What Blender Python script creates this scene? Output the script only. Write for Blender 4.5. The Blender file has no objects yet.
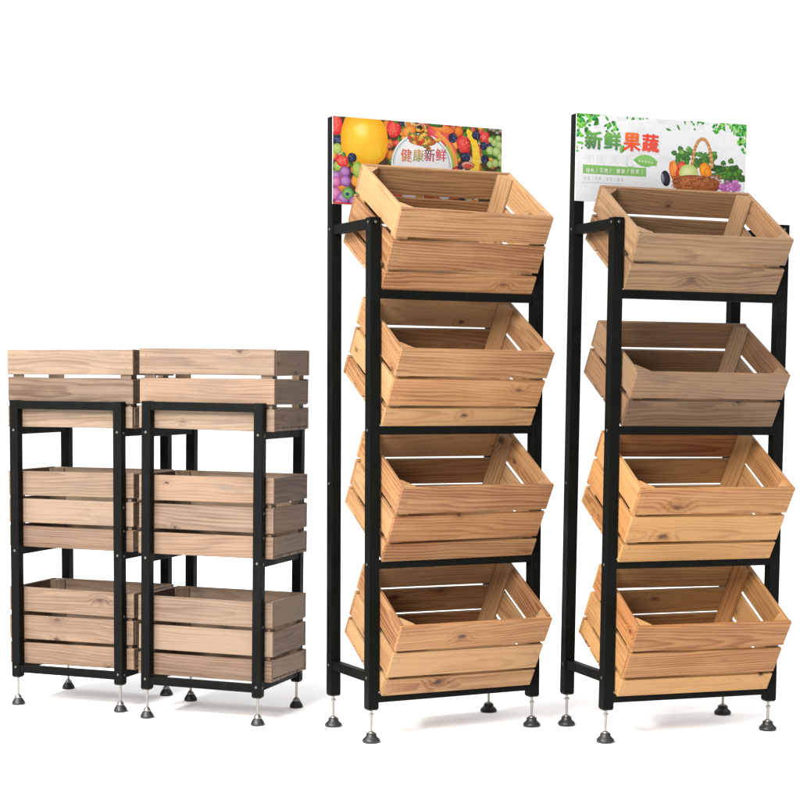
import bpy, bmesh, math, random
from mathutils import Matrix, Vector

random.seed(11)
scene = bpy.context.scene
COL = scene.collection

# ------------------------------------------------------------------ helpers
def link(name, data=None, parent=None):
    o = bpy.data.objects.new(name, data)
    COL.objects.link(o)
    if parent:
        o.parent = parent
    return o

def tag(o, label=None, cat=None, group=None, kind=None):
    if label: o['label'] = label
    if cat: o['category'] = cat
    if group: o['group'] = group
    if kind: o['kind'] = kind
    return o

def finish(name, bm, mats, parent=None, smooth=False):
    me = bpy.data.meshes.new(name)
    bm.to_mesh(me)
    bm.free()
    for m in (mats if isinstance(mats, (list, tuple)) else [mats]):
        me.materials.append(m)
    if smooth:
        for p in me.polygons:
            p.use_smooth = True
    return link(name, me, parent)

def box(bm, x0, x1, y0, y1, z0, z1, bev=0.0, seg=1, mi=0):
    """chamfered box; returns its vertices"""
    t = bmesh.new()
    bmesh.ops.create_cube(t, size=1.0)
    for v in t.verts:
        v.co = Vector((x0 + (v.co.x + .5) * (x1 - x0), y0 + (v.co.y + .5) * (y1 - y0), z0 + (v.co.z + .5) * (z1 - z0)))
    if bev > 0:
        bmesh.ops.bevel(t, geom=list(t.edges), offset=bev, segments=seg, profile=0.5, affect='EDGES')
    return merge(bm, t, mi)

def merge(bm, t, mi=0):
    mp = {}
    for v in t.verts:
        mp[v] = bm.verts.new(v.co)
    for f in t.faces:
        nf = bm.faces.new([mp[v] for v in f.verts])
        nf.material_index = mi
        nf.smooth = f.smooth
    t.free()
    return list(mp.values())

def lathe(bm, prof, n=28, mi=0, cx=0, cy=0, axis='z', smooth=True, cap=True):
    rings = []
    for r, h in prof:
        ring = []
        for k in range(n):
            a = 2 * math.pi * k / n
            p = (cx + r * math.cos(a), cy + r * math.sin(a), h) if axis == 'z' else (cx + r * math.cos(a), h, cy + r * math.sin(a))
            ring.append(bm.verts.new(p))
        rings.append(ring)
    for a, b in zip(rings[:-1], rings[1:]):
        for k in range(n):
            f = bm.faces.new((a[k], a[(k + 1) % n], b[(k + 1) % n], b[k]))
            f.smooth = smooth
            f.material_index = mi
    if cap:
        f = bm.faces.new(list(reversed(rings[0]))); f.material_index = mi
        f = bm.faces.new(rings[-1]); f.material_index = mi
    bmesh.ops.recalc_face_normals(bm, faces=bm.faces)

# ---------------------------------------------------------------- materials
def new_mat(name):
    m = bpy.data.materials.new(name)
    m.use_nodes = True
    nt = m.node_tree
    return m, nt, nt.nodes['Principled BSDF']

def N(nt, kind, **kw):
    n = nt.nodes.new(kind)
    for k, v in kw.items():
        setattr(n, k, v)
    return n

def math_n(nt, op, a, b=None, c=None):
    n = N(nt, 'ShaderNodeMath', operation=op)
    for i, x in enumerate((a, b, c)):
        if x is None: continue
        if isinstance(x, (int, float)): n.inputs[i].default_value = x
        else: nt.links.new(x, n.inputs[i])
    return n.outputs[0]

def smooth_n(nt, v, f0, f1, t0=0.0, t1=1.0):
    n = N(nt, 'ShaderNodeMapRange', interpolation_type='SMOOTHSTEP')
    nt.links.new(v, n.inputs['Value'])
    for k, x in (('From Min', f0), ('From Max', f1), ('To Min', t0), ('To Max', t1)):
        n.inputs[k].default_value = x
    return n.outputs['Result']

def mix_n(nt, fac, a, b, blend='MIX'):
    n = N(nt, 'ShaderNodeMix', data_type='RGBA', blend_type=blend)
    if isinstance(fac, (int, float)): n.inputs[0].default_value = fac
    else: nt.links.new(fac, n.inputs[0])
    for i, x in ((6, a), (7, b)):
        if isinstance(x, tuple): n.inputs[i].default_value = (*x, 1) if len(x) == 3 else x
        else: nt.links.new(x, n.inputs[i])
    return n.outputs[2]

def scale_n(nt, vec, s):
    n = N(nt, 'ShaderNodeVectorMath', operation='MULTIPLY')
    nt.links.new(vec, n.inputs[0])
    n.inputs[1].default_value = s
    return n.outputs[0]

def noise_n(nt, vec, s, detail=3, rough=.55):
    n = N(nt, 'ShaderNodeTexNoise')
    nt.links.new(scale_n(nt, vec, s), n.inputs['Vector'])
    n.inputs['Scale'].default_value = 1.0
    n.inputs['Detail'].default_value = detail
    n.inputs['Roughness'].default_value = rough
    return n.outputs['Fac']

def srgb(r, g, b):
    f = lambda c: (c / 255 / 12.92) if c / 255 <= .04045 else ((c / 255 + .055) / 1.055) ** 2.4
    return (f(r), f(g), f(b))

def wood(name, light, dark, knot, ring_amt=.55, stain=None, rough=.62, knots=.81, heart=(1.05, .86, .72)):
    """planed softwood: growth rings round a pith that every board cuts
    elsewhere ('grain' attribute, metres along / across / through the board),
    fibres, knots and a board-to-board tone"""
    m, nt, bs = new_mat(name)
    at = N(nt, 'ShaderNodeAttribute', attribute_name='grain')
    vec = at.outputs['Vector']
    tone = N(nt, 'ShaderNodeAttribute', attribute_name='tone').outputs['Fac']
    pith = N(nt, 'ShaderNodeAttribute', attribute_name='pith').outputs['Vector']
    sep = N(nt, 'ShaderNodeSeparateXYZ'); nt.links.new(vec, sep.inputs[0])
    sp = N(nt, 'ShaderNodeSeparateXYZ'); nt.links.new(pith, sp.inputs[0])
    # knots
    vor = N(nt, 'ShaderNodeTexVoronoi', voronoi_dimensions='2D')
    nt.links.new(scale_n(nt, vec, (8.0, 15.0, 0.0)), vor.inputs['Vector'])
    vor.inputs['Scale'].default_value = 1.0
    sc = N(nt, 'ShaderNodeSeparateColor'); nt.links.new(vor.outputs['Color'], sc.inputs[0])
    pick = smooth_n(nt, sc.outputs[0], knots, knots + .02)
    wob = noise_n(nt, vec, (90, 140, 140), 2)
    d = math_n(nt, 'MULTIPLY', vor.outputs['Distance'], math_n(nt, 'MULTIPLY_ADD', sc.outputs[1], 1.5, .72))   # knots of every size
    d = math_n(nt, 'ADD', d, math_n(nt, 'MULTIPLY_ADD', wob, .12, -.06))
    core = math_n(nt, 'MULTIPLY', smooth_n(nt, d, .125, .04), math_n(nt, 'MULTIPLY', pick, math_n(nt, 'MULTIPLY_ADD', sc.outputs[2], .5, .5)))
    halo = math_n(nt, 'MULTIPLY', smooth_n(nt, d, .42, .04), pick)
    # rings
    low = noise_n(nt, vec, (2.4, 8, 8), 2)
    irr = noise_n(nt, vec, (.9, 70, 70), 2)
    low2 = noise_n(nt, vec, (9, 26, 26), 2)
    yy = math_n(nt, 'MULTIPLY', sp.outputs[1], sp.outputs[1])
    zz = math_n(nt, 'MULTIPLY', sp.outputs[2], sp.outputs[2])
    rad = math_n(nt, 'SQRT', math_n(nt, 'ADD', yy, zz))
    rad = math_n(nt, 'MULTIPLY_ADD', low, .034, rad)
    rad = math_n(nt, 'MULTIPLY_ADD', low2, .0022, rad)
    rad = math_n(nt, 'MULTIPLY_ADD', irr, .011, rad)
    rad = math_n(nt, 'MULTIPLY_ADD', sp.outputs[0], .022, rad)
    rad = math_n(nt, 'MULTIPLY_ADD', halo, .012, rad)
    fr = math_n(nt, 'FRACT', math_n(nt, 'MULTIPLY', rad, 150.0))
    late = math_n(nt, 'MULTIPLY', smooth_n(nt, fr, .25, .86), smooth_n(nt, fr, 1.0, .93))
    # fibres and blotches
    fib = noise_n(nt, vec, (7, 420, 420), 3, .6)
    fib2 = noise_n(nt, vec, (2, 95, 95), 3, .55)
    blo = noise_n(nt, vec, (5, 16, 16), 3)
    fac = math_n(nt, 'MULTIPLY', late, math_n(nt, 'MULTIPLY_ADD', blo, ring_amt * 1.2, ring_amt * .1))
    fac = math_n(nt, 'MULTIPLY_ADD', math_n(nt, 'SUBTRACT', fib, .5), .55, fac)
    fac = math_n(nt, 'MULTIPLY_ADD', math_n(nt, 'SUBTRACT', fib2, .5), .95, fac)
    fac = math_n(nt, 'MULTIPLY_ADD', math_n(nt, 'SUBTRACT', blo, .5), .6, fac)
    fac = math_n(nt, 'ADD', fac, math_n(nt, 'MULTIPLY_ADD', tone, .95, -.26))
    fac = math_n(nt, 'MULTIPLY_ADD', halo, .28, fac)
    cl = N(nt, 'ShaderNodeClamp'); nt.links.new(fac, cl.inputs[0])
    col = mix_n(nt, cl.outputs[0], light, dark)
    # some boards are redder heartwood, some paler sapwood
    hue = smooth_n(nt, math_n(nt, 'FRACT', math_n(nt, 'MULTIPLY', tone, 7.31)), .55, .95, 0, .55)
    col = mix_n(nt, hue, col, mix_n(nt, 1.0, col, heart, 'MULTIPLY'))
    if stain:
        st = smooth_n(nt, noise_n(nt, vec, (7, 22, 22), 4, .65), .5, .75, 0, .55)
        col = mix_n(nt, st, col, stain)
    col = mix_n(nt, core, col, knot)
    # nail heads near the board ends
    nl = N(nt, 'ShaderNodeSeparateXYZ'); nt.links.new(N(nt, 'ShaderNodeAttribute', attribute_name='nail').outputs['Vector'], nl.inputs[0])
    ds = math_n(nt, 'SUBTRACT', math_n(nt, 'SUBTRACT', nl.outputs[2], math_n(nt, 'ABSOLUTE', nl.outputs[0])), .019)
    dc = math_n(nt, 'SUBTRACT', math_n(nt, 'ABSOLUTE', nl.outputs[1]), .015)
    dd = math_n(nt, 'SQRT', math_n(nt, 'ADD', math_n(nt, 'MULTIPLY', ds, ds), math_n(nt, 'MULTIPLY', dc, dc)))
    col = mix_n(nt, smooth_n(nt, dd, .0018, .0009, 0, .8), col, (.045, .03, .02))
    nt.links.new(col, bs.inputs['Base Color'])
    bs.inputs['Roughness'].default_value = rough
    bs.inputs['Specular IOR Level'].default_value = .3
    bp = N(nt, 'ShaderNodeBump')
    bp.inputs['Strength'].default_value = .25
    bp.inputs['Distance'].default_value = .0006
    nt.links.new(math_n(nt, 'MULTIPLY_ADD', late, -.5, fib), bp.inputs['Height'])
    nt.links.new(bp.outputs[0], bs.inputs['Normal'])
    return m

WOOD = {
    'pine':   wood('natural_pine', (.272, .158, .072), (.118, .043, .014), (.034, .012, .006)),
    'orange': wood('orange_pine', (.300, .162, .062), (.140, .048, .013), (.034, .010, .004)),
    'walnut': wood('weathered_brown_wood', (.186, .114, .058), (.080, .041, .019), (.025, .011, .006), stain=(.085, .054, .031)),
    'umber':  wood('dark_weathered_wood', (.142, .086, .047), (.062, .033, .017), (.02, .009, .005), stain=(.066, .045, .028)),
    'pale':   wood('pale_bare_pine', (.168, .117, .079), (.062, .034, .020), (.036, .015, .008), ring_amt=.45, stain=(.092, .070, .054), heart=(1.02, .86, .76), knots=.77),
}

def metal_black():
    m, nt, bs = new_mat('black_powder_coat')
    tc = N(nt, 'ShaderNodeTexCoord')
    a = noise_n(nt, tc.outputs['Object'], (900, 900, 900), 2)
    b = noise_n(nt, tc.outputs['Object'], (14, 14, 14), 4)
    nt.links.new(mix_n(nt, b, (.0018, .0022, .0019), (.0032, .0038, .0033)), bs.inputs['Base Color'])
    dust = smooth_n(nt, noise_n(nt, tc.outputs['Object'], (38, 38, 9), 5, .7), .55, .8, 0, .5)
    nt.links.new(mix_n(nt, dust, mix_n(nt, b, (.0018, .0022, .0019), (.0032, .0038, .0033)), (.010, .0105, .0095)), bs.inputs['Base Color'])
    nt.links.new(smooth_n(nt, b, .3, .7, .42, .6), bs.inputs['Roughness'])
    bs.inputs['Specular IOR Level'].default_value = .05
    bp = N(nt, 'ShaderNodeBump'); bp.inputs['Strength'].default_value = .12; bp.inputs['Distance'].default_value = .0004
    nt.links.new(a, bp.inputs['Height']); nt.links.new(bp.outputs[0], bs.inputs['Normal'])
    return m

def simple(name, col, rough, metal=0.0, spec=.5, var=.15, scale=60):
    m, nt, bs = new_mat(name)
    tc = N(nt, 'ShaderNodeTexCoord')
    b = noise_n(nt, tc.outputs['Object'], (scale,) * 3, 3)
    lo = tuple(c * (1 - var) for c in col); hi = tuple(min(1, c * (1 + var)) for c in col)
    nt.links.new(mix_n(nt, b, lo, hi), bs.inputs['Base Color'])
    bs.inputs['Roughness'].default_value = rough
    bs.inputs['Metallic'].default_value = metal
    bs.inputs['Specular IOR Level'].default_value = spec
    return m

BLACK = metal_black()
ZINC = simple('zinc_plated_steel', (.27, .26, .245), .38, 1.0)
RUBBER = simple('black_rubber', (.012, .013, .014), .45, 0, .4)
PLASTIC = simple('black_plastic', (.010, .010, .010), .6, 0, .3)
BOARD = simple('white_board_edge', (.40, .40, .40), .5)

INK, nt, bs = new_mat('printed_ink')
ia = N(nt, 'ShaderNodeAttribute', attribute_name='ink')
ig = noise_n(nt, N(nt, 'ShaderNodeTexCoord').outputs['Object'], (260, 260, 260), 3, .7)
ink = N(nt, 'ShaderNodeVectorMath', operation='SCALE'); nt.links.new(ia.outputs['Color'], ink.inputs[0]); ink.inputs['Scale'].default_value = .39
nt.links.new(mix_n(nt, smooth_n(nt, ig, .3, .7, 0, .10), ink.outputs[0], (.0, .0, .0), 'MIX'), bs.inputs['Base Color'])
bs.inputs['Roughness'].default_value = .35
bs.inputs['Specular IOR Level'].default_value = .25

# ------------------------------------------------------------------- camera
H = 0.85
F, CY, PITCH = 1758.72, 519.16, 0.0786
cam = bpy.data.cameras.new('camera')
cam.sensor_width = 36
cam.lens = F / 800 * 36
cam.shift_y = (CY - 400) / 800
cam.clip_start = .05
cam.clip_end = 2000
co = link('camera', cam)
co.location = (0, 0, H)
co.rotation_euler = (math.pi / 2 - PITCH, 0, 0)
scene.camera = co

# -------------------------------------------------------------------- crates
def set_attrs(me, rec):
    """rec: list of (vertex index list, axis order, offset, pith offset, tone)"""
    for nm, ty in (('grain', 'FLOAT_VECTOR'), ('pith', 'FLOAT_VECTOR'), ('nail', 'FLOAT_VECTOR'), ('tone', 'FLOAT')):
        me.attributes.new(nm, ty, 'POINT')
    n = len(me.vertices)
    G, P, K, Tn = [0.0] * (3 * n), [0.0] * (3 * n), [0.0] * (3 * n), [0.0] * n
    for idx, ax, org, off, pof, tone, half in rec:
        for i in idx:
            c = me.vertices[i].co - org
            v = Vector((c[ax[0]], c[ax[1]], c[ax[2]]))
            G[3 * i:3 * i + 3] = v + off
            P[3 * i:3 * i + 3] = v + pof
            K[3 * i:3 * i + 3] = (v[0], v[1], half)
            Tn[i] = tone
    me.attributes['grain'].data.foreach_set('vector', G)
    me.attributes['pith'].data.foreach_set('vector', P)
    me.attributes['nail'].data.foreach_set('vector', K)
    me.attributes['tone'].data.foreach_set('value', Tn)

class Boards:
    """the boards of one panel of a crate, joined into one mesh"""
    def __init__(self, rnd):
        self.bm = bmesh.new(); self.rec = []; self.n = 0; self.r = rnd
    def add(self, verts, ax, org, tone=None, half=9.0):
        r = self.r
        idx = list(range(self.n, self.n + len(verts))); self.n += len(verts)
        off = Vector((r.uniform(-50, 50), r.uniform(-50, 50), r.uniform(-50, 50)))
        pof = Vector((r.uniform(-2, 2), r.choice((-1, 1)) * r.uniform(.0, .06), r.uniform(.012, .07)))
        self.rec.append((idx, ax, Vector(org), off, pof, r.uniform(.1, .9) if tone is None else tone, half))
    def slat(self, x0, x1, y0, y1, z0, z1, ax, tone=None, nailed=True):
        r = self.r
        v = box(self.bm, x0, x1, y0, y1, z0, z1, .0011)
        cx, cy, cz = (x0 + x1) / 2, (y0 + y1) / 2, (z0 + z1) / 2
        # boards are never quite true: a slight skew and cup
        sk = r.uniform(-1, 1) * .0017; cup = r.uniform(-1, 1) * .0008
        L = (x1 - x0, y1 - y0, z1 - z0)[ax[0]] / 2
        for q in v:
            s = (q.co - Vector((cx, cy, cz)))[ax[0]] / L
            q.co[ax[1]] += sk * s
        self.add(v, ax, (cx, cy, cz), tone, L if nailed else 9.0)
    def build(self, name, mat, parent):
        self.bm.verts.index_update()
        o = finish(name, self.bm, mat, parent)
        set_attrs(o.data, self.rec)
        return o

def make_crate(M, w, d, slats, gap, mat, label, group, seed, th=.0090, sgap=.0045):
    """origin at the middle of the front bottom edge; slats from the bottom up"""
    rnd = random.Random(seed)
    root = link('wooden_crate')
    root.empty_display_size = .05
    root.matrix_world = M
    tag(root, label, 'crate', group)
    zs = []; z = 0
    for h in slats:
        zs.append((z, z + h)); z += h + gap
    ht = zs[-1][1]
    hw = w / 2
    FX = (0, 2, 1); SY = (1, 2, 0)
    bt = .008
    tones = lambda: rnd.uniform(.05, .9)
    # front and back panels run the full width
    for nm, y0, y1, yn in (('front_panel', 0, th, -.0003), ('back_panel', d - th, d, d + .0003)):
        b = Boards(rnd)
        for (a, c) in zs:
            j = rnd.uniform(-.0006, .0006)
            b.slat(-hw + rnd.uniform(-.0016, .0012), hw + rnd.uniform(-.0012, .0016), y0 + j, y1 + j, a, c, FX, tones())
        b.build(nm, mat, root)
    for sx in (-1, 1):
        b = Boards(rnd)
        for i, (a, c) in enumerate(zs):
            j = rnd.uniform(-.0006, .0006)
            a2 = a + bt + .0006 if i == 0 else a + sgap / 2
            if i < len(zs) - 1: c -= sgap / 2
            x0, x1 = (hw - th, hw) if sx > 0 else (-hw, -hw + th)
            b.slat(x0 + j, x1 + j, th + .0006, d - th - .0006, a2, c, SY, tones())
        b.build('side_panel', mat, root)
    # floor of planks running the width, their ends showing under the sides
    b = Boards(rnd)
    n = 4; g = .005
    pw = (d - 2 * th - .0012 - g * (n - 1)) / n
    for k in range(n):
        y0 = th + .0006 + k * (pw + g)
        b.slat(-hw + .0005, hw - .0005, y0, y0 + pw, .0002, bt, (0, 1, 2), tones(), False)
    b.build('crate_floor', mat, root)
    # three-cornered posts inside the corners
    leg = .030
    for sx in (-1, 1):
        for sy in (0, 1):
            b = Boards(rnd)
            xw = sx * (hw - th - .0004)
            yw = th + .0008 if sy == 0 else d - th - .0008
            dy = 1 if sy == 0 else -1
            top = ht - rnd.uniform(.0015, .004)
            pts2 = [(xw, yw), (xw - sx * leg, yw), (xw - sx * leg, yw + dy * .004), (xw - sx * .004, yw + dy * leg), (xw, yw + dy * leg)]
            t = bmesh.new()
            lo = [t.verts.new((x, y, bt + .0005)) for x, y in pts2]
            hi = [t.verts.new((x, y, top)) for x, y in pts2]
            t.faces.new(lo); t.faces.new(hi)
            for k in range(5):
                t.faces.new((lo[k], lo[(k + 1) % 5], hi[(k + 1) % 5], hi[k]))
            bmesh.ops.recalc_face_normals(t, faces=t.faces)
            v = merge(b.bm, t)
            b.add(v, (2, 0, 1), (xw, yw, 0), rnd.uniform(.1, .6))
            b.build('corner_post', mat, root)
    return root

# ------------------------------------------------------------------ rack parts
def screw(parent, x, y, z, axis):
    bm = bmesh.new()
    lathe(bm, [(.0034, 0), (.0034, .0008), (.0022, .0016), (.0016, .0010)], n=12, axis='z')
    R = {'-y': Matrix.Rotation(math.pi / 2, 3, 'X'), '-x': Matrix.Rotation(-math.pi / 2, 3, 'Y'), '+x': Matrix.Rotation(math.pi / 2, 3, 'Y')}[axis]
    bmesh.ops.rotate(bm, verts=bm.verts, matrix=R)
    bmesh.ops.translate(bm, verts=bm.verts, vec=(x, y, z))
    return finish('screw', bm, DARKSCREW, parent)

DARKSCREW = simple('dull_screw_steel', (.10, .10, .095), .4, .8)

def bar(name, parent, *b):
    bm = bmesh.new()
    box(bm, *b, bev=.0012, seg=2)
    return finish(name, bm, BLACK, parent)

def foot(parent, x, y, zpost, lift, style):
    """threaded levelling foot, its pad flat on the floor"""
    f = link('levelling_foot', None, parent)
    f.location = (x, y, lift)
    bm = bmesh.new()
    prof = []
    zt = zpost - lift + .012
    z = .020
    while z < zt:
        prof += [(.0035, z), (.0028, z + .0011)]
        z += .0022
    lathe(bm, prof, n=14)
    finish('threaded_rod', bm, ZINC, f)
    bm = bmesh.new()
    if style == 'tall':
        zn = zpost - lift - .0165 - (x * 7 % .01) * .4
        lathe(bm, [(.0062, zn), (.0068, zn + .001), (.0068, zn + .0040), (.0062, zn + .0050)], n=6, smooth=False)
        finish('lock_nut', bm, ZINC, f)
        bm = bmesh.new()
        lathe(bm, [(.0200, 0), (.0212, .0016), (.0213, .0055), (.0200, .0085), (.0150, .0130), (.0126, .0160), (.0126, .0205), (.0118, .0218), (.0040, .0222)], n=40)
        finish('rubber_pad', bm, RUBBER, f)
        bm = bmesh.new()
        lathe(bm, [(.0088, .0219), (.0088, .0236), (.0060, .0262), (.0034, .0270)], n=20)
        finish('swivel_collar', bm, ZINC, f)
    else:
        lathe(bm, [(.0166, 0), (.0172, .0016), (.0172, .0052), (.0160, .0080), (.0135, .0125), (.0105, .0165), (.0098, .0180)], n=40)
        finish('rubber_pad', bm, RUBBER, f)
        bm = bmesh.new()
        lathe(bm, [(.0100, .0176), (.0094, .0205), (.0066, .0246), (.0040, .0272), (.0032, .0280)], n=24)
        finish('swivel_collar', bm, ZINC, f)
    return f

def rack_matrix(X, Y, yaw, lx, ly):
    return (Matrix.Translation((X, Y, 0)) @ Matrix.Rotation(yaw, 4, 'Z') @ Matrix.Rotation(lx, 4, 'X') @ Matrix.Rotation(ly, 4, 'Y'))

# ----------------------------------------------------------- printed header art
class Print:
    """flat ink shapes on a board w x h metres; colours are sRGB 0-255"""
    def __init__(self, w, h):
        self.w, self.h = w, h; self.tris = []; self.shape = 0; self.layer = 0
    def _clip(self, poly):
        for ax, lim, sg in ((0, 0, 1), (0, self.w, -1), (1, 0, 1), (1, self.h, -1)):
            out = []
            for i in range(len(poly)):
                a, b = poly[i - 1], poly[i]
                da, db = sg * (a[0][ax] - lim), sg * (b[0][ax] - lim)
                if (da >= 0) != (db >= 0):
                    t = da / (da - db)
                    out.append((tuple(a[0][k] + t * (b[0][k] - a[0][k]) for k in (0, 1)), tuple(a[1][k] + t * (b[1][k] - a[1][k]) for k in range(3))))
                if db >= 0: out.append(b)
            poly = out
            if len(poly) < 3: return None
        return poly
    def face(self, pts):
        p = self._clip([((x, y), srgb(*c)) for (x, y), c in pts])
        if p: self.tris.append((p, self.shape))
    def up(self): self.shape += 1
    def stack(self):
        """each shape goes just over the shapes it overlaps, so the ink stays thin"""
        bb = {}
        for poly, k in self.tris:
            for (x, y), c in poly:
                b = bb.get(k)
                bb[k] = (x, y, x, y) if b is None else (min(b[0], x), min(b[1], y), max(b[2], x), max(b[3], y))
        done = []; lv = {}
        for k in sorted(bb):
            a = bb[k]; m = 0
            for b, l in done:
                if l > m and a[0] <= b[2] and b[0] <= a[2] and a[1] <= b[3] and b[1] <= a[3]: m = l
            lv[k] = m + 1; done.append((a, m + 1))
        self.tris = [(p, lv[k]) for p, k in self.tris]
        self.layer = max(lv.values())
    def rect(self, x0, y0, x1, y1, c, c2=None):
        self.up()
        c2 = c2 or c
        self.face([((x0, y0), c2), ((x1, y0), c2), ((x1, y1), c), ((x0, y1), c)])
    def blob(self, cx, cy, rx, ry, ci, ce, rot=0, n=22, hx=-.25, hy=.25, wob=0.0, p=2.0):
        self.up()
        ce_mid = tuple((a * .65 + b * .35) for a, b in zip(ci, ce))
        def pt(a, s):
            w = 1 + wob * math.sin(3 * a + cx * 900) * .6 + wob * math.sin(5 * a + cy * 700) * .4
            c_, s_ = math.cos(a), math.sin(a)
            k = (abs(c_) ** p + abs(s_) ** p) ** (-1 / p)
            x, y = rx * c_ * k * w * s, ry * s_ * k * w * s
            x += hx * rx * (1 - s); y += hy * ry * (1 - s)
            return (cx + x * math.cos(rot) - y * math.sin(rot), cy + x * math.sin(rot) + y * math.cos(rot))
        A = [2 * math.pi * k / n for k in range(n + 1)]
        for a, b in zip(A[:-1], A[1:]):
            self.face([(pt(0, 0), ci), (pt(a, .6), ce_mid), (pt(b, .6), ce_mid)])
            self.face([(pt(a, .6), ce_mid), (pt(a, 1), ce), (pt(b, 1), ce), (pt(b, .6), ce_mid)])
    def stroke(self, pts, w, c, w2=None):
        self.up()
        w2 = w if w2 is None else w2
        n = len(pts)
        L = []
        for i in range(n):
            a, b = pts[max(0, i - 1)], pts[min(n - 1, i + 1)]
            dx, dy = b[0] - a[0], b[1] - a[1]; l = math.hypot(dx, dy) or 1
            ww = (w + (w2 - w) * i / (n - 1)) / 2
            L.append(((pts[i][0] - dy / l * ww, pts[i][1] + dx / l * ww), (pts[i][0] + dy / l * ww, pts[i][1] - dx / l * ww)))
        for i, (p, q) in enumerate(zip(L[:-1], L[1:])):
            cc = c[i % len(c)] if isinstance(c, list) else c
            self.face([(p[0], cc), (p[1], cc), (q[1], cc), (q[0], cc)])
    def arc(self, cx, cy, rx, ry, a0, a1, w, c, n=28, w2=None):
        self.stroke([(cx + rx * math.cos(math.radians(a0 + (a1 - a0) * k / n)), cy + ry * math.sin(math.radians(a0 + (a1 - a0) * k / n))) for k in range(n + 1)], w, c, w2)
    def leaf(self, cx, cy, l, w, rot, c1, c2):
        self.up()
        R = lambda x, y: (cx + x * math.cos(rot) - y * math.sin(rot), cy + x * math.sin(rot) + y * math.cos(rot))
        up = [(-l / 2 + l * k / 6, w / 2 * math.sin(math.pi * k / 6) ** .8 if 0 < k < 6 else 0) for k in range(7)]
        for i in range(6):
            a, b = up[i], up[i + 1]
            self.face([(R(a[0], 0), c1), (R(b[0], 0), c1), (R(*b), c1), (R(*a), c1)] if i not in (0, 5) else ([(R(a[0], 0), c1), (R(b[0], 0), c1), (R(*b), c1)] if i == 0 else [(R(a[0], 0), c1), (R(b[0], 0), c1), (R(*a), c1)]))
            self.face([(R(a[0], 0), c2), (R(a[0], -a[1]), c2), (R(b[0], -b[1]), c2), (R(b[0], 0), c2)] if i not in (0, 5) else ([(R(a[0], 0), c2), (R(b[0], -b[1]), c2), (R(b[0], 0), c2)] if i == 0 else [(R(a[0], 0), c2), (R(a[0], -a[1]), c2), (R(b[0], 0), c2)]))
    def build(self, name, parent, y=0.0, z0=0.0, x0=0.0):
        bm = bmesh.new(); cols = []
        for poly, lay in self.tris:
            vs = [bm.verts.new((x0 + p[0], y - .00002 * lay, z0 + p[1])) for p, c in poly]
            cols += [c for p, c in poly]
            f = bm.faces.new(vs)
            f.normal_update()
            if f.normal.y > 0: f.normal_flip()
        o = finish(name, bm, INK, parent)
        at = o.data.color_attributes.new('ink', 'FLOAT_COLOR', 'POINT')
        for i, c in enumerate(cols): at.data[i].color = (*c, 1)
        return o

def lettering(parent, chars, y, bold=()):
    """chars: (text, x centre, z centre, width, height, colour top, colour bottom)"""
    bm = bmesh.new(); cols = []
    dg = None
    for (s, cx, cz, w, h, ct, cb) in chars:
        cu = bpy.data.curves.new('lettering', 'FONT')
        cu.body = s; cu.resolution_u = 3
        o = link('lettering', cu)
        dg = bpy.context.evaluated_depsgraph_get(); dg.update()
        me = bpy.data.meshes.new_from_object(o.evaluated_get(dg))
        xs = [v.co.x for v in me.vertices]; ys = [v.co.y for v in me.vertices]
        bpy.data.objects.remove(o); bpy.data.curves.remove(cu)
        if not xs: continue
        a, b, c, d = min(xs), max(xs), min(ys), max(ys)
        for q, (ox, oz) in enumerate(((0, 0),) + tuple(bold)):
            vs = []
            for v in me.vertices:
                u, t = (v.co.x - a) / (b - a), (v.co.y - c) / (d - c)
                vs.append(bm.verts.new((cx + (u - .5 + ox) * w, y - .00001 * q, cz + (t - .5 + oz) * h)))
                cols.append(tuple(p + (q_ - p) * t for p, q_ in zip(srgb(*cb), srgb(*ct))))
            for p in me.polygons:
                f = bm.faces.new([vs[i] for i in p.vertices])
                f.normal_update()
                if f.normal.y > 0: f.normal_flip()
        bpy.data.meshes.remove(me)
    o = finish('lettering', bm, INK, parent)
    at = o.data.color_attributes.new('ink', 'FLOAT_COLOR', 'POINT')
    for i, c in enumerate(cols): at.data[i].color = (*c, 1)
    return o

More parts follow.
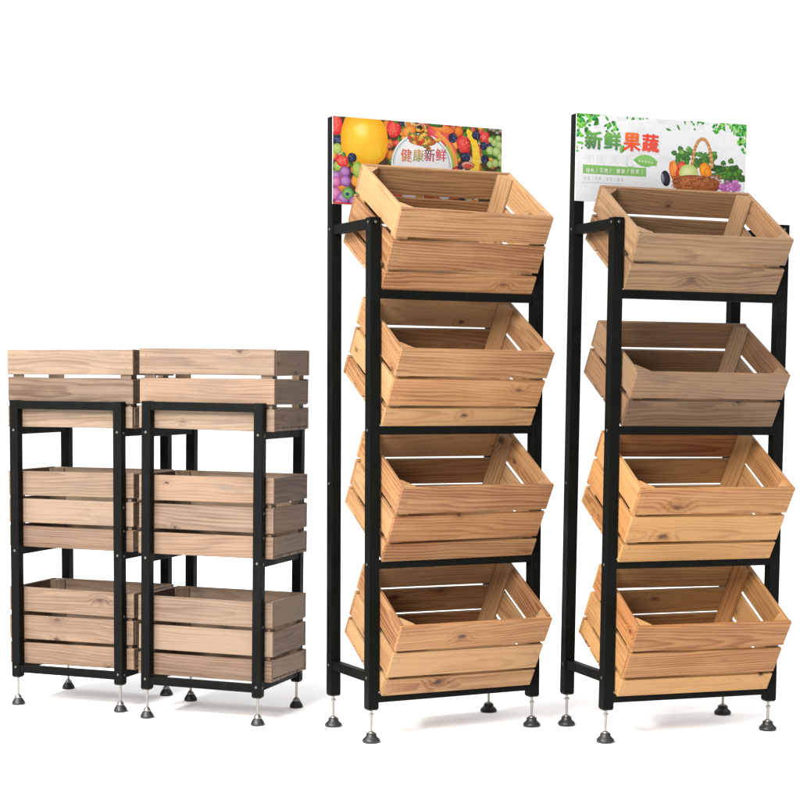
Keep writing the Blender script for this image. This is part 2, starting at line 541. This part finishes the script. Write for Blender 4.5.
def art_fruit(W, Hh):
    r = random.Random(4)
    P = Print(W, Hh)
    S = Hh / 283.0
    def X(x): return (x - 42) / 558 * W
    def Y(x, y): return Hh - (y - (55 + 42 * (x - 42) / 558)) / 281 * Hh
    def B(x, y, rx, ry, ci, ce, rot=0, **k): P.blob(X(x), Y(x, y), rx * S * 1.06, ry * S, ci, ce, rot, **k)
    P.rect(0, 0, W, Hh, (60, 62, 40), (95, 60, 50))
    for k in range(330):   # a jumble of small fruit and leaves behind the big ones
        c = r.choice([((225, 90, 85), (165, 40, 50)), ((95, 135, 50), (50, 85, 30)), ((75, 72, 105), (30, 30, 52)), ((245, 190, 90), (220, 130, 50)), ((230, 120, 100), (180, 60, 60)), ((225, 150, 60), (180, 95, 30)), ((150, 175, 80), (95, 130, 50)), ((235, 215, 190), (190, 160, 120))])
        q = r.uniform(8, 19)
        B(r.uniform(35, 610), r.uniform(55, 350), q, q, *c, n=10)
    # leaves
    for k in range(40):
        x, y = r.uniform(40, 600), r.uniform(60, 240)
        P.leaf(X(x), Y(x, y), .02, .009, r.uniform(0, 6), (70, 120, 45), (45, 85, 30))
    RED, RED2 = (245, 95, 85), (200, 30, 45)
    def straw(x, y, rx, ry, rot=0):
        B(x, y, rx, ry, RED, RED2, rot, wob=.06)
        for k in range(14):
            a, q = r.uniform(0, 6.28), r.uniform(0, .8) ** .6
            xx, yy = x + math.cos(a) * rx * q * .9, y + math.sin(a) * ry * q * .9
            B(xx, yy, 1.5, 1.9, (250, 205, 150), (235, 150, 110), n=6)
        for a in (-.8, 0, .8, 1.6):
            P.leaf(X(x + rx * .2), Y(x, y - ry * .95), .014, .006, a + rot, (95, 150, 60), (60, 110, 40))
    def berry(x, y, q):
        B(x, y, q, q, (70, 78, 110), (26, 28, 46), n=14)
        for k in range(22):
            a, s = r.uniform(0, 6.28), r.uniform(0, .85)
            c = r.choice([((105, 115, 150), (40, 45, 75)), ((60, 65, 100), (20, 22, 40))])
            B(x + math.cos(a) * q * s, y + math.sin(a) * q * s, q * .24, q * .24, *c, n=7)
    def grape(x, y, q, c): B(x, y, q, q, *c, n=16)
    # upper left
    straw(54, 84, 20, 34)
    berry(58, 132, 16)
    grape(56, 160, 18, ((195, 210, 120), (130, 160, 60)))
    grape(58, 215, 16, ((190, 205, 110), (120, 150, 55)))
    # big yellow melon
    B(142, 132, 80, 82, (252, 208, 70), (236, 160, 25), 0, n=40, p=2.7)
    B(165, 168, 34, 30, (247, 196, 56), (244, 190, 46), 0, n=30)
    B(133, 102, 27, 25, (250, 226, 125), (248, 208, 70), 0, wob=.12)
    for k in range(26):
        a = 6.28 * k / 26
        B(133 + 17 * math.cos(a) * r.uniform(.3, 1), 102 + 17 * math.sin(a) * r.uniform(.3, 1), 2.2, 2.2, (252, 236, 170), (250, 216, 100), n=6)
    straw(72, 198, 20, 21)
    berry(103, 189, 16)
    # limes and grapes at the left edge
    B(121, 228, 19, 27, (200, 215, 120), (120, 160, 50), .15)
    PUR = ((200, 150, 205), (120, 65, 140)); PNK = ((225, 150, 195), (165, 70, 130)); GRN = ((150, 205, 130), (70, 130, 60))
    for x, y, q, c in ((52, 246, 15, PUR), (80, 234, 18, PUR), (52, 266, 17, PNK), (82, 264, 19, PUR), (50, 303, 21, PNK), (74, 320, 21, PUR), (90, 304, 20, GRN), (110, 330, 18, PUR), (60, 336, 15, PNK), (128, 300, 17, GRN)):
        grape(x, y, q, c)
    B(88, 306, 7, 6, (60, 70, 130), (45, 60, 110), n=8)
    # right of the melon
    straw(237, 97, 26, 28, .25)
    straw(253, 143, 12, 14)
    B(287, 103, 26, 18, (245, 175, 85), (215, 110, 35), .5)
    berry(262, 78, 9)
    # melon slices and oranges sweeping round the badge
    B(388, 112, 46, 34, (240, 110, 110), (215, 60, 75), -.5)
    B(398, 96, 42, 15, (248, 160, 80), (225, 100, 40), -.12)
    B(372, 82, 30, 8, (90, 125, 60), (45, 75, 40), -.1)
    P.arc(X(330), Y(330, 215), 128 * S, 122 * S, 2, 66, .0125, (238, 160, 80))
    P.arc(X(330), Y(330, 215), 118 * S, 112 * S, 0, 40, .007, (170, 190, 85))
    P.arc(X(330), Y(330, 215), 139 * S, 132 * S, 20, 60, .006, (225, 95, 85))
    # white arched badge
    B(330, 218, 108, 108, (248, 248, 250), (240, 240, 244), n=48, hx=0, hy=0)
    P.arc(X(330), Y(330, 218), 101 * S * 1.06, 101 * S, 0, 180, .0018, (120, 150, 130), n=50)
    P.arc(X(330), Y(330, 218), 97 * S * 1.06, 97 * S, 0, 180, .0009, (150, 175, 200), n=50)
    # basket of little fruits over the badge
    P.arc(X(327), Y(327, 100), 17 * S, 22 * S, 0, 180, .0026, (205, 190, 165))
    B(322, 92, 11, 8, (60, 55, 50), (30, 30, 28), n=8)
    B(332, 134, 47, 20, (225, 150, 80), (165, 90, 45), wob=.08)
    for k in range(46):
        c = r.choice([((240, 195, 90), (210, 140, 45)), ((225, 95, 60), (170, 45, 35)), ((250, 215, 120), (225, 160, 60)), ((130, 150, 70), (80, 100, 45)), ((190, 110, 60), (130, 65, 35))])
        B(332 + r.gauss(0, 22), 126 + r.gauss(0, 12), r.uniform(5, 9), r.uniform(5, 8), *c, n=9)
    # right part
    B(452, 104, 16, 18, (240, 150, 60), (200, 85, 30))
    berry(432, 126, 16)
    P.arc(X(470), Y(470, 188), 48 * S, 88 * S, -50, 78, .026, [(250, 214, 75), (244, 200, 55), (248, 208, 66)], w2=.014)
    straw(469, 147, 24, 34, .35)
    berry(476, 190, 17)
    B(484, 216, 24, 12, (240, 225, 215), (200, 80, 70))
    B(484, 218, 16, 7, (225, 90, 75), (200, 70, 60))
    straw(541, 122, 18, 24)
    berry(511, 117, 15); berry(538, 152, 14); berry(541, 196, 14)
    LG = ((205, 222, 150), (130, 165, 75))
    for x, y, q in ((575, 142, 13), (592, 150, 14), (560, 168, 15), (582, 172, 17), (597, 190, 14), (562, 132, 10), (588, 128, 11), (578, 210, 14), (598, 212, 12), (560, 214, 12)):
        grape(x, y, q, LG)
    for x, y in ((572, 100), (585, 108), (596, 103), (560, 96)):
        B(x, y, 8, 6, (195, 170, 170), (100, 95, 85), n=8)
    # lower band, glimpsed between the boards of the top crate
    P.rect(0, 0, W, .004, (205, 70, 60))
    for k, (x, w, c) in enumerate(((255, 30, (225, 70, 70)), (290, 45, (245, 235, 235)), (322, 20, (215, 155, 55)), (352, 32, (190, 90, 50)), (405, 36, (245, 245, 245)), (445, 30, (220, 120, 60)), (482, 34, (235, 205, 110)), (520, 22, (120, 60, 40)), (548, 34, (215, 50, 55)))):
        B(x, 312, w * .6, 17, c, tuple(int(v * .85) for v in c), n=14, p=3)
    return P

def art_veg(W, Hh):
    r = random.Random(9)
    P = Print(W, Hh)
    S = Hh / 283.0
    def X(x): return (x - 60) / 560 * W
    def Y(x, y): return Hh - (y - (43 + 50 * (x - 60) / 560)) / 281 * Hh
    def B(x, y, rx, ry, ci, ce, rot=0, **k): P.blob(X(x), Y(x, y), rx * S * 1.06, ry * S, ci, ce, rot, **k)
    P.rect(0, 0, W, Hh, (236, 238, 242), (228, 230, 234))
    for k in range(40):
        x, y = r.uniform(60, 620), r.uniform(50, 330)
        g = r.randint(222, 240)
        B(x, y, r.uniform(14, 40), r.uniform(8, 20), (g, g + 1, g + 4), (231, 233, 237), n=12, wob=.1)
    GR = [((135, 210, 90), (90, 175, 60)), ((95, 180, 70), (55, 135, 50)), ((165, 220, 125), (115, 190, 85)), ((55, 135, 55), (35, 100, 45)), ((60, 175, 90), (30, 130, 60))]
    def leaves(x0, y0, x1, y1, n, s=.013, dens=None):
        for k in range(n):
            x, y = r.uniform(x0, x1), r.uniform(y0, y1)
            if dens and r.random() > dens(x, y): continue
            c = r.choice(GR)
            P.leaf(X(x), Y(x, y), s * r.uniform(.6, 1.2), s * r.uniform(.4, .75), r.uniform(0, 6.28), *c)
    leaves(55, 40, 195, 160, 230, .014, lambda x, y: max(0, 1.15 - (x - 60) / 120 - (y - 43) / 90))
    leaves(60, 45, 150, 90, 60, .016, lambda x, y: max(0, 1.2 - (x - 60) / 85 - (y - 43) / 60))
    leaves(150, 75, 192, 105, 16, .012); leaves(60, 130, 82, 165, 8, .010)
    leaves(215, 52, 290, 68, 14, .008); leaves(412, 74, 485, 88, 14, .008)
    leaves(500, 80, 622, 190, 330, .014, lambda x, y: max(0, 1.0 - (620 - x) / 70 - (y - 93) / 130))
    leaves(505, 85, 545, 118, 26, .012, lambda x, y: .8)
    for x, y, a in ((358, 103, -.25), (391, 97, -1.1), (445, 104, .2)):
        P.leaf(X(x), Y(x, y), .017 if x < 440 else .006, .006, a, (105, 165, 95), (70, 125, 70))
    # four outlined squares of pale writing
    for k, x in enumerate((103, 142, 184, 224)):
        y = 191 + k * 2.2
        for (a, b, c, d) in ((-14, -12, 14, -12), (14, -12, 14, 12), (14, 12, -14, 12), (-14, 12, -14, -12)):
            P.stroke([(X(x + a), Y(x, y + b)), (X(x + c), Y(x, y + d))], .0009, (205, 212, 208))
        for q in range(4):
            yy = y - 7 + q * 4.6
            P.stroke([(X(x - 9), Y(x, yy)), (X(x + 9), Y(x, yy))], .0008, (202, 210, 204))
        P.stroke([(X(x), Y(x, y - 9)), (X(x), Y(x, y + 9))], .0010, (202, 210, 204))
    # curling leaf label
    P.leaf(X(208), Y(208, 163), .022, .014, 1.2, (125, 190, 85), (85, 150, 60))
    P.leaf(X(285), Y(285, 203), .068, .030, -.03, (140, 195, 110), (120, 180, 95))
    P.rect(X(262), Y(285, 218), X(322), Y(285, 203), (128, 186, 100))
    P.arc(X(236), Y(236, 205), .012, .012, 200, 330, .0014, (120, 180, 95))
    for k in range(5):
        P.stroke([(X(262 + k * 10), Y(285, 204 + k)), (X(269 + k * 10), Y(285, 204 + k))], .004, (190, 222, 170))
    # green strip (its writing is lettering) and two grey lines too small to read
    P.rect(X(83), Y(185, 246), X(288), Y(185, 217), (133, 186, 106))
    for k in range(11):
        if k in (2, 5, 8):
            P.stroke([(X(91 + k * 12), Y(150, 259)), (X(93 + k * 12), Y(150, 259))], .0016, (160, 165, 170)); continue
        for q in range(3):
            P.stroke([(X(86 + k * 12), Y(150, 253 + q * 4)), (X(94 + k * 12), Y(150, 253 + q * 4))], .0009, (165, 170, 175))
        P.stroke([(X(90 + k * 12), Y(150, 251)), (X(90 + k * 12), Y(150, 264))], .0009, (165, 170, 175))
    for k in range(14):
        P.stroke([(X(84 + k * 9), Y(150, 271)), (X(90 + k * 9), Y(150, 271))], .0022, (185, 189, 194))
    # vegetables behind and in the basket
    for k in range(26):
        B(410 + r.gauss(0, 15), 192 + r.gauss(0, 13), 10, 9, *r.choice([((150, 195, 100), (85, 140, 55)), ((90, 150, 65), (45, 95, 40)), ((85, 140, 70), (45, 95, 45))]), n=9, wob=.15)
    for k in range(34):
        B(482 + r.gauss(0, 17), 203 + r.gauss(0, 14), 10, 9, *r.choice([((100, 150, 75), (55, 100, 45)), ((110, 165, 85), (65, 115, 55)), ((80, 130, 65), (45, 90, 42))]), n=9, wob=.2)
    B(510, 232, 40, 8, (70, 110, 60), (25, 60, 30), .1); B(545, 238, 45, 9, (60, 105, 50), (22, 55, 28), .12)
    B(540, 252, 50, 8, (90, 140, 80), (40, 90, 45), .2)
    for k in range(40):
        B(575 + r.gauss(0, 22), 255 + r.gauss(0, 14), 11, 10, *r.choice([((95, 150, 65), (45, 95, 38)), ((105, 150, 55), (50, 95, 35)), ((75, 120, 55), (35, 75, 32))]), n=9, wob=.2)
    P.arc(X(472), Y(472, 232), 37 * S, 96 * S, 0, 180, .0085, [(195, 140, 88), (220, 172, 118), (184, 124, 74), (210, 158, 104)], n=36)
    B(378, 240, 15, 34, (245, 150, 70), (220, 105, 40), .25)
    B(384, 232, 9, 30, (250, 170, 90), (230, 120, 50), .35)
    B(405, 228, 17, 20, (240, 110, 85), (195, 45, 45))
    B(398, 246, 14, 16, (235, 90, 70), (180, 35, 40))
    B(481, 238, 19, 24, (252, 175, 60), (225, 115, 25), .1, wob=.06)
    B(492, 248, 14, 18, (248, 160, 50), (215, 105, 25))
    B(428, 247, 34, 29, (228, 232, 170), (170, 195, 95), n=26)
    for k in range(5):
        P.arc(X(428), Y(428, 275), (10 + k * 6) * S, (45 + k * 2) * S, 55, 125, .0007, (205, 215, 140))
    B(352, 262, 16, 26, (60, 55, 70), (25, 22, 35), .2); B(343, 260, 5, 18, (150, 160, 165), (90, 95, 105), .2)
    # wicker body
    B(455, 285, 84, 30, (190, 110, 60), (130, 65, 35), n=30, p=2.4)
    for row in range(6):
        for k in range(22):
            x = 376 + k * 7.4 + (row % 2) * 3.7; y = 262 + row * 7 + abs(k - 11) * -.4
            if abs(x - 455) > 82: continue
            B(x, y, 4.6, 2.3, *r.choice([((225, 160, 105), (160, 90, 50)), ((200, 125, 75), (140, 70, 38)), ((175, 95, 55), (115, 55, 30))]), .5, n=8)
    # red onion net
    for k in range(40):
        B(572 + r.gauss(0, 22), 297 + r.gauss(0, 8), 8, 7, *r.choice([((225, 150, 215), (180, 95, 165)), ((205, 125, 195), (150, 70, 140))]), n=8)
    return P

# --------------------------------------------------------------------- tall racks
W, D, T = .4383, .2166, .0268
HT = T / 2
ZB, ZTF, ZTB = .0807, 1.2254, 1.4842
ZBAR = (1.0600, .7447, .4312, .1153)
ZSIGN = ZTB - .208

def tall_rack(M, ly, label, art, letters, dz):
    root = link('display_rack')
    root.matrix_world = M
    root.empty_display_size = .05
    tag(root, label, 'rack', 'tall racks with a header board')
    for i, (x, y) in enumerate(((0, 0), (W, 0), (0, D), (W, D))):
        zt = ZTF if y == 0 else ZTB + dz
        p = bar('post', root, x - HT, x + HT, y - HT, y + HT, ZB, zt)
        for z in ((ZTF - .011, ZBAR[1] - .01, ZBAR[2] - .01, .154) if y == 0 else (ZTF - .011, .60, .154)):
            sx = -1 if x == 0 else 1
            screw(p, x + sx * HT, y, z, '-x' if sx < 0 else '+x')
        bm = bmesh.new()
        box(bm, x - HT + .0015, x + HT - .0015, y - HT + .0015, y + HT - .0015, ZB - .003, ZB + .004, .001)
        finish('end_cap', bm, PLASTIC, p)
        if y == 0:
            screw(p, x, y - HT, ZTF - .011, '-y')
        foot(root, x, y, ZB, x * math.sin(ly) - y * 0, 'tall')
    e = .0006
    for z in ZBAR:
        bar('front_bar', root, HT - e, W - HT + e, -HT + .0012, HT - .004, z - .0200, z)
    for x in (0, W):
        bar('side_bar', root, x - .0100, x + .0100, HT - e, D - HT + e, ZTF - .0240, ZTF - .0016)
        bar('side_bar', root, x - .0100, x + .0100, HT - e, D - HT + e, .1428, .1650)
    # header board screwed to the face of the rear posts
    bx0, bx1 = -HT + .0005, W + HT
    w, h = bx1 - bx0, ZTB - ZSIGN
    global ZS
    ZS = ZSIGN + dz
    yb = D - HT
    bm = bmesh.new()
    box(bm, bx0, bx1, yb - .0040, yb - .0004, ZS, ZTB + dz - .0005, .0004)
    hb = finish('header_board', bm, BOARD, root)
    P = art(w, h)
    P.stack()
    pr = P.build('printed_picture', hb, yb - .0043, ZS, bx0)
    yl = yb - .0043 - .00002 * (P.layer + 3)
    letters(hb, w, h, bx0, yl)
    return root

def letters_fruit(hb, w, h, bx0, yl):
    X = lambda x: bx0 + (x - 42) / 558 * w
    Z = lambda x, y: ZS + h - (y - (55 + 42 * (x - 42) / 558)) / 281 * h
    s = w / 558
    cs = []
    for ch, x, c1, c2 in (('健', 277, (225, 90, 85), (235, 150, 70)), ('康', 317, (235, 165, 90), (150, 165, 60)), ('新', 354, (85, 85, 90), (215, 80, 90)), ('鲜', 392, (230, 60, 70), (225, 75, 80))):
        cs.append((ch, X(x), Z(x, 182), 35 * s, 41 * h / 281, c1, c2))
    lettering(hb, cs, yl, ((.03, 0),))

def letters_veg(hb, w, h, bx0, yl):
    X = lambda x: bx0 + (x - 60) / 560 * w
    Z = lambda x, y: ZS + h - (y - (43 + 50 * (x - 60) / 560)) / 281 * h
    s = w / 560
    cs = []
    for ch, x, y, c1, c2 in (('新', 114, 131, (105, 175, 75), (70, 120, 80)), ('鲜', 175, 135, (115, 185, 80), (75, 135, 85)), ('果', 238, 141, (245, 120, 45), (235, 70, 50)), ('蔬', 299, 146, (240, 70, 55), (240, 90, 70))):
        cs.append((ch, X(x), Z(x, y), 53 * s, 57 * h / 281, c1, c2))
    lettering(hb, cs, yl, ((-.04, 0), (.04, 0), (0, .03), (0, -.03)))
    cs = []
    for k, ch in enumerate('绿色/天然/'):
        cs.append((ch, X(98 + k * 14.5), Z(98 + k * 14.5, 228 + k * .8), (11 if ch != '/' else 5) * s, 15 * h / 281, (236, 246, 228), (236, 246, 228)))
    for k, ch in enumerate('健康/营养/'):
        cs.append((ch, X(196 + k * 15.5), Z(196 + k * 15.5, 234 + k * .8), (11 if ch != '/' else 5) * s, 15 * h / 281, (236, 246, 228), (236, 246, 228)))
    lettering(hb, cs, yl, ((.06, 0),))

CW, CD = .4030, .2473
RA = rack_matrix(-.0679, 4.0911, .4614, -.0024, .0069)
RB = rack_matrix(.4839, 4.0931, .3407, .0024, .0123)
rackA = tall_rack(RA, .0069, 'tall black metal rack whose header board is crowded with printed colourful fruit', art_fruit, letters_fruit, -.002)
rackB = tall_rack(RB, .0123, 'tall black metal rack whose pale header board shows green leaves and a vegetable basket', art_veg, letters_veg, .005)

S3 = (.0475, .0707, .0707); S2 = (.0682, .0682)
TILT = {'A': (.537, .541, .537, .533), 'B': (.555, .542, .546, .530)}
CYY = {'A': (-.0060, -.0105, -.0160, -.0190), 'B': (-.0093, -.0102, -.0165, -.0190)}
LAB = {
    'A1': 'natural pine crate tilted on the top tier, right below the fruit-printed header board',
    'A2': 'natural pine crate tilted on the second tier from the top of the fruit-header rack',
    'A3': 'natural pine crate tilted on the second tier from the bottom of the fruit-header rack',
    'A4': 'natural pine crate tilted on the bottom tier of the rack with the fruit header',
    'B1': 'shallow two-slat brown crate on the top tier, right below the leafy vegetable header board',
    'B2': 'shallow two-slat dark brown crate on the second tier of the vegetable-header rack',
    'B3': 'deep orange pine crate on the third tier, directly under the dark brown shallow crate',
    'B4': 'deep orange pine crate on the bottom tier of the rack with the vegetable header',
}
for rk, RM, root in (('A', RA, rackA), ('B', RB, rackB)):
    for k in range(4):
        t, cy = TILT[rk][k], CYY[rk][k]
        cz = ZBAR[k] - .0010 - max(0, (-HT + .0012) - cy) * math.tan(t)
        two = rk == 'B' and k < 2
        mat = WOOD['walnut' if k == 0 else 'umber'] if two else WOOD['pine' if rk == 'A' else 'orange']
        jr = random.Random(50 + k * 3 + (rk == 'B'))
        M = RM @ Matrix.Translation((W / 2 + jr.uniform(-.0015, .0015), cy, cz)) @ Matrix.Rotation(t + jr.uniform(-.008, .008), 4, 'X')
        make_crate(M, CW, CD, S2 if two else S3, .0090 if two else .0085, mat, LAB['%s%d' % (rk, k + 1)], 'crates tilted on the tall racks', 100 + 17 * k + (7 if rk == 'B' else 0))
        # short bolts through the front posts into the crate's sides
        for sx in (-1, 1):
            bm = bmesh.new()
            lathe(bm, [(.003, 0), (.003, .012)], n=10)
            bmesh.ops.rotate(bm, verts=bm.verts, matrix=Matrix.Rotation(math.pi / 2, 3, 'Y'))
            bmesh.ops.translate(bm, verts=bm.verts, vec=((HT - .004) if sx < 0 else (W - HT - .008), 0, cz + .05))
            finish('crate_bolt', bm, DARKSCREW, root)

# -------------------------------------------------------------------- short racks
WL, DL, TL = .3037, .2535, .0240
HL = TL / 2
ZLB, ZLT = .0761, .7998
ZTIER = (.7312, .4166, .1099)

def short_rack(M, ly, label):
    root = link('display_rack')
    root.matrix_world = M
    root.empty_display_size = .05
    tag(root, label, 'rack', 'short three-tier racks')
    e = .0006
    for (x, y) in ((0, 0), (WL, 0), (0, DL), (WL, DL)):
        zt = ZLT if y == 0 else ZTIER[0] - .001
        p = bar('post', root, x - HL, x + HL, y - HL, y + HL, ZLB, zt)
        sx = -1 if x == 0 else 1
        for z in ZTIER:
            screw(p, x + sx * HL, y, z - .011, '-x' if sx < 0 else '+x')
            if y == 0: screw(p, x, y - HL, z - .009, '-y')
        if y == 0:
            for z in (.53, .47, .25): screw(p, x + sx * HL, y, z, '-x' if sx < 0 else '+x')
        bm = bmesh.new()
        box(bm, x - HL + .0015, x + HL - .0015, y - HL + .0015, y + HL - .0015, ZLB - .003, ZLB + .004, .001)
        finish('end_cap', bm, PLASTIC, p)
        foot(root, x, y, ZLB, x * math.sin(ly), 'short')
    bar('front_bar', root, HL - e, WL - HL + e, -HL + .0010, HL - .0010, ZLT - .0225, ZLT - .0012)
    bar('front_bar', root, HL - e, WL - HL + e, -HL + .0010, HL - .0030, .0868, .1062)
    bar('back_bar', root, HL - e, WL - HL + e, DL - HL + .0010, DL + HL - .0010, .0868, .1062)
    for z in ZTIER:
        for x in (0, WL):
            bar('side_bar', root, x - .0095, x + .0095, HL - e, DL - HL + e, z - .0200, z - .0006)
    return root

R1 = rack_matrix(-1.0055, 4.5823, -.3501, .0007, .0098)
R2 = rack_matrix(-.6399, 4.3962, -.3283, -.0006, .0154)
short_rack(R1, .0098, 'short black metal rack at the far left, its right side hidden by the neighbouring crates')
short_rack(R2, .0154, 'short black metal rack standing in front, between its twin and the fruit-header rack')
SL = (.0545, .0625, .0635)
LL = {'1': ('pale pine crate on top of the far-left short rack, standing proud of its frame',
            'pale pine crate on the middle tier of the far-left short rack',
            'pale pine crate on the bottom tier of the far-left short rack'),
      '2': ('pale pine crate on top of the short rack nearest the tall racks',
            'pale pine crate on the middle tier of the short rack nearest the tall racks',
            'pale pine crate on the bottom tier of the short rack nearest the tall racks')}
for rk, RM in (('1', R1), ('2', R2)):
    for k in range(3):
        M = RM @ Matrix.Translation((WL / 2, HL + .0015, ZTIER[k]))
        make_crate(M, .3663, .2245, SL, .0095, WOOD['pale'], LL[rk][k], 'level crates on the short racks', 300 + 13 * k + (5 if rk == '2' else 0), th=.0095, sgap=.001)

# ----------------------------------------------------------------------- floor
m, nt, bs = new_mat('white_studio_floor')
tc = N(nt, 'ShaderNodeTexCoord')
fl = noise_n(nt, tc.outputs['Object'], (3, 3, 3), 3)
nt.links.new(mix_n(nt, fl, (.94, .94, .94), (.955, .955, .955)), bs.inputs['Base Color'])
bs.inputs['Roughness'].default_value = .9
bs.inputs['Specular IOR Level'].default_value = 0.05
bm = bmesh.new()
bmesh.ops.create_grid(bm, x_segments=24, y_segments=24, size=600)
tag(finish('floor', bm, m), kind='structure')

# -------------------------------------------------------------------- lighting
world = bpy.data.worlds.new('World')
scene.world = world
world.use_nodes = True
nt = world.node_tree
bg = nt.nodes['Background']
tc = N(nt, 'ShaderNodeTexCoord')
sp = N(nt, 'ShaderNodeSeparateXYZ'); nt.links.new(tc.outputs['Generated'], sp.inputs[0])
back = smooth_n(nt, sp.outputs[1], .45, .9, 0, .95)
top = smooth_n(nt, sp.outputs[2], .35, .9, 0, 1.75)
tot = math_n(nt, 'ADD', math_n(nt, 'ADD', back, top), .15)
cc = N(nt, 'ShaderNodeCombineColor')
for i, k in enumerate((1.0, 1.0, 1.0)):
    nt.links.new(math_n(nt, 'MULTIPLY', tot, k), cc.inputs[i])
nt.links.new(cc.outputs[0], bg.inputs['Color'])
bg.inputs['Strength'].default_value = 1.0

TGT = Vector((-.1, 4.2, .65))
def lamp(name, d, dist, size, E, col):
    l = bpy.data.lights.new(name, 'AREA')
    l.shape = 'DISK'; l.size = size
    l.energy = E * math.pi ** 2 * dist * dist
    l.color = col
    o = link(name, l)
    d = Vector(d).normalized()
    o.location = TGT + d * dist
    o.rotation_euler = (-d).to_track_quat('-Z', 'Y').to_euler()
lamp('key_lamp', (-.62, -.46, .76), 6.0, 1.1, 1.2, (1.0, .965, .92))
lamp('fill_lamp', (-.40, -.84, .44), 6.0, 2.4, 2.6, (1.0, .97, .94))

scene.view_settings.view_transform = 'Standard'
scene.view_settings.look = 'None'
scene.view_settings.exposure = 0
scene.view_settings.gamma = 1
scene.render.film_transparent = False
scene.cycles.max_bounces = 8
